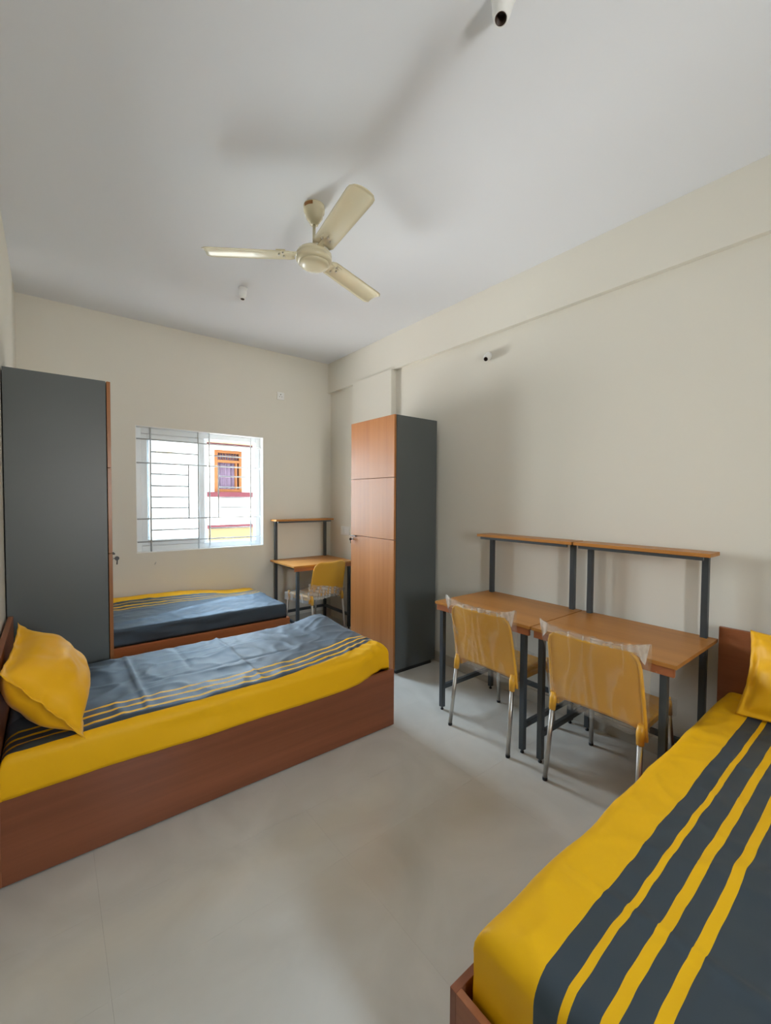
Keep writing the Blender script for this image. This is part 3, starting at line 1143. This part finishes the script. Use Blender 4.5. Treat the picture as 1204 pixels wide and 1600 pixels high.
chair((2.012, 1.640, 0), -PI / 2 + 0.01, 'mustard chair in a clear plastic bag between wardrobe and second bagged chair', 'bag')
chair((2.008, 0.966, 0), -PI / 2 + 0.02, 'mustard chair in a clear plastic bag next to the striped bed', 'bag')
chair((2.300, 3.840, 0), math.radians(11), 'mustard chair with plastic slipped to its seat at the corner desk', 'slip')

# ------------------------------------------------------------------ ceiling fan
FX, FY = 1.183, 2.158
FK = 1.032
fan = tag(empty('ceiling_fan', (FX, FY, ZC)), 'cream three blade ceiling fan hanging from the white ceiling', 'ceiling fan')


def fpart(o):
    o.parent = fan
    return o


can = fpart(lathe('canopy', [(0.056, 0.0), (0.058, -0.005), (0.056, -0.032), (0.049, -0.036), (0.046, -0.060), (0.030, -0.084), (0.024, -0.086), (0.022, -0.098), (0.010, -0.100)], 'fan'))
bm = bmesh.new()
lathe_into(bm, [(0.0583, -0.006), (0.0584, -0.014), (0.0573, -0.024)], 40)
bmesh.ops.delete(bm, geom=[f for f in bm.faces if len(f.verts) > 4 or not (f.calc_center_median().x < -0.034 and f.calc_center_median().y < 0.0)], context='FACES')
build('rust_stain', bm, 'rust', can)
fpart(tube('down_rod', [(0, 0, -0.095), (0, 0, -0.235)], 0.0085, 'fan', None, 16))
fpart(lathe('lower_canopy', [(0.010, -0.205), (0.024, -0.210), (0.032, -0.228), (0.034, -0.236)], 'fan'))
mot = fpart(lathe('motor_housing', [(0.040, -0.232), (0.070, -0.236), (0.086, -0.244), (0.094, -0.256), (0.096, -0.264), (0.092, -0.268), (0.092, -0.272), (0.097, -0.276), (0.096, -0.292), (0.088, -0.303), (0.080, -0.305)], 'fan', None, 48))
lathe('bottom_cap', [(0.080, -0.302), (0.081, -0.309), (0.073, -0.318), (0.050, -0.325), (0.020, -0.328), (0.004, -0.3285)], 'fan', mot, 48)


def blade_mesh():
    bm = bmesh.new()
    nu, nv = 24, 9
    R0, R1 = 0.108, 0.582
    top = {}
    for side in (1, -1):
        for i in range(nu + 1):
            u = i / nu
            r = R0 + (R1 - R0) * u
            w = 0.056 + 0.010 * u
            endk = 1.0
            if u > 0.93:
                k = (u - 0.93) / 0.07
                endk = 1 - 0.30 * k * k
            if u < 0.04:
                endk = 0.80 + 5 * u
            for j in range(nv + 1):
                v = 2 * j / nv - 1
                y = v * w * endk
                z = -0.010 * (v * v) + 0.006 + side * 0.0014
                pitch = math.radians(-9)
                bm_v = Vector((r, y * math.cos(pitch) - z * math.sin(pitch), y * math.sin(pitch) + z * math.cos(pitch)))
                top[(side, i, j)] = bm.verts.new(bm_v)
    for side in (1, -1):
        for i in range(nu):
            for j in range(nv):
                f = bm.faces.new([top[(side, i, j)], top[(side, i + 1, j)], top[(side, i + 1, j + 1)], top[(side, i, j + 1)]])
                f.smooth = True
    for i in range(nu):
        for j in (0, nv):
            bm.faces.new([top[(1, i, j)], top[(1, i + 1, j)], top[(-1, i + 1, j)], top[(-1, i, j)]])
    for j in range(nv):
        for i in (0, nu):
            bm.faces.new([top[(1, i, j)], top[(1, i, j + 1)], top[(-1, i, j + 1)], top[(-1, i, j)]])
    return bm


for k, ang in enumerate((145.5, 262.5, 19.5)):
    b_ = build('blade', blade_mesh(), 'fan', fan)
    b_.location = (0, 0, -0.262)
    b_.rotation_euler = (0, 0, math.radians(ang))
    bm = bmesh.new()
    box_into(bm, 0.085, 0.20, -0.018, 0.018, 0.004, 0.008, 0.001)
    box_into(bm, 0.15, 0.20, -0.034, 0.034, 0.0045, 0.0085, 0.001)
    build('blade_bracket', bm, 'fan', b_)
    for (sx, sy) in ((0.165, -0.022), (0.165, 0.022), (0.188, 0.0)):
        lathe('screw', [(0.005, -0.008), (0.005, -0.004), (0.003, 0.002)], 'chrome', b_, 12, Matrix.Translation((sx, sy, 0.008 - 0.15 * sy - 0.006)))


fan.scale = (FK, FK, FK)


# ------------------------------------------------------------------ angled bulb holders without bulbs
def bulb_holder(loc, base_rot, axis, label, sc=1.0):
    o = tag(empty('bulb_holder', loc), label, 'bulb holder', 'empty bulb holders')
    bmx = base_rot.to_4x4()
    lathe('base_plate', [(0.034 * sc, 0.0), (0.036 * sc, 0.003), (0.035 * sc, 0.010), (0.028 * sc, 0.016), (0.020 * sc, 0.018)], 'white_plastic', o, 32, bmx)
    ax = Vector(axis).normalized()
    q = Vector((0, 0, 1)).rotation_difference(ax).to_matrix().to_4x4()
    start = bmx @ Vector((0, 0, 0.004))
    mm = Matrix.Translation(start) @ q
    body = lathe('holder_body', [(0.020 * sc, 0.0), (0.030 * sc, 0.014), (0.031 * sc, 0.030), (0.027 * sc, 0.062 * sc), (0.0205 * sc, 0.092 * sc), (0.017 * sc, 0.094 * sc), (0.0165 * sc, 0.090 * sc), (0.016 * sc, 0.055 * sc)], 'white_plastic', o, 32, mm)
    lathe('socket_cup', [(0.0158 * sc, 0.0555 * sc), (0.0160 * sc, 0.0925 * sc), (0.0145 * sc, 0.0925 * sc), (0.0135 * sc, 0.060 * sc), (0.004 * sc, 0.058 * sc)], 'socket_brown', body, 24, mm)
    return o


down = Matrix.Rotation(PI, 3, 'X')
bulb_holder((1.177, 0.890, ZC), down, (-0.30, -0.12, -1.0), 'white angled bulb holder with dark opening on the ceiling beyond the fan shadow', 1.12)
bulb_holder((1.202, 3.328, ZC), down, (-0.08, -0.12, -1.0), 'small white bulb holder on the ceiling between the fan and the window', 0.95)
bulb_holder((XR, 2.153, 2.579), Matrix.Rotation(-PI / 2, 3, 'Y'), (-1.0, -0.45, -0.62), 'white angled bulb holder on the wall below the beam', 0.95)

# ------------------------------------------------------------------ outlet and switch plate
ot = tag(empty('wall_outlet', (2.062, YB, 2.608)), 'white square wall outlet high beside the window', 'outlet')
box('face_plate', -0.042, 0.042, -0.009, 0.0, -0.042, 0.042, 'white_plastic', ot, 0.003)
for (dx, dz, r_) in ((0, 0.016, 0.0055), (-0.013, -0.008, 0.004), (0.013, -0.008, 0.004)):
    lathe('pin_hole', [(r_, 0), (r_, 0.0012)], 'black_plastic', ot, 14, Matrix.Translation((dx, -0.0095, dz)) @ Matrix.Rotation(PI / 2, 4, 'X'))
box('rocker_switch', -0.036, -0.024, -0.012, -0.008, -0.012, 0.016, 'white_plastic', ot, 0.002)

sw = tag(empty('switch_plate', (XR, 4.19, 1.080)), 'cream switch plate on the wall by the corner desk', 'switch plate')
box('face_plate', -0.010, 0.0, -0.10, 0.10, -0.05, 0.05, 'white_plastic', sw, 0.003)
for k in range(4):
    y = -0.066 + 0.044 * k
    box('rocker_switch', -0.014, -0.009, y - 0.018, y + 0.018, -0.028, 0.028, 'white_plastic', sw, 0.002)
box('dark_joint', -0.0115, -0.009, -0.0905, -0.0875, -0.046, 0.046, 'black_plastic', sw, 0)
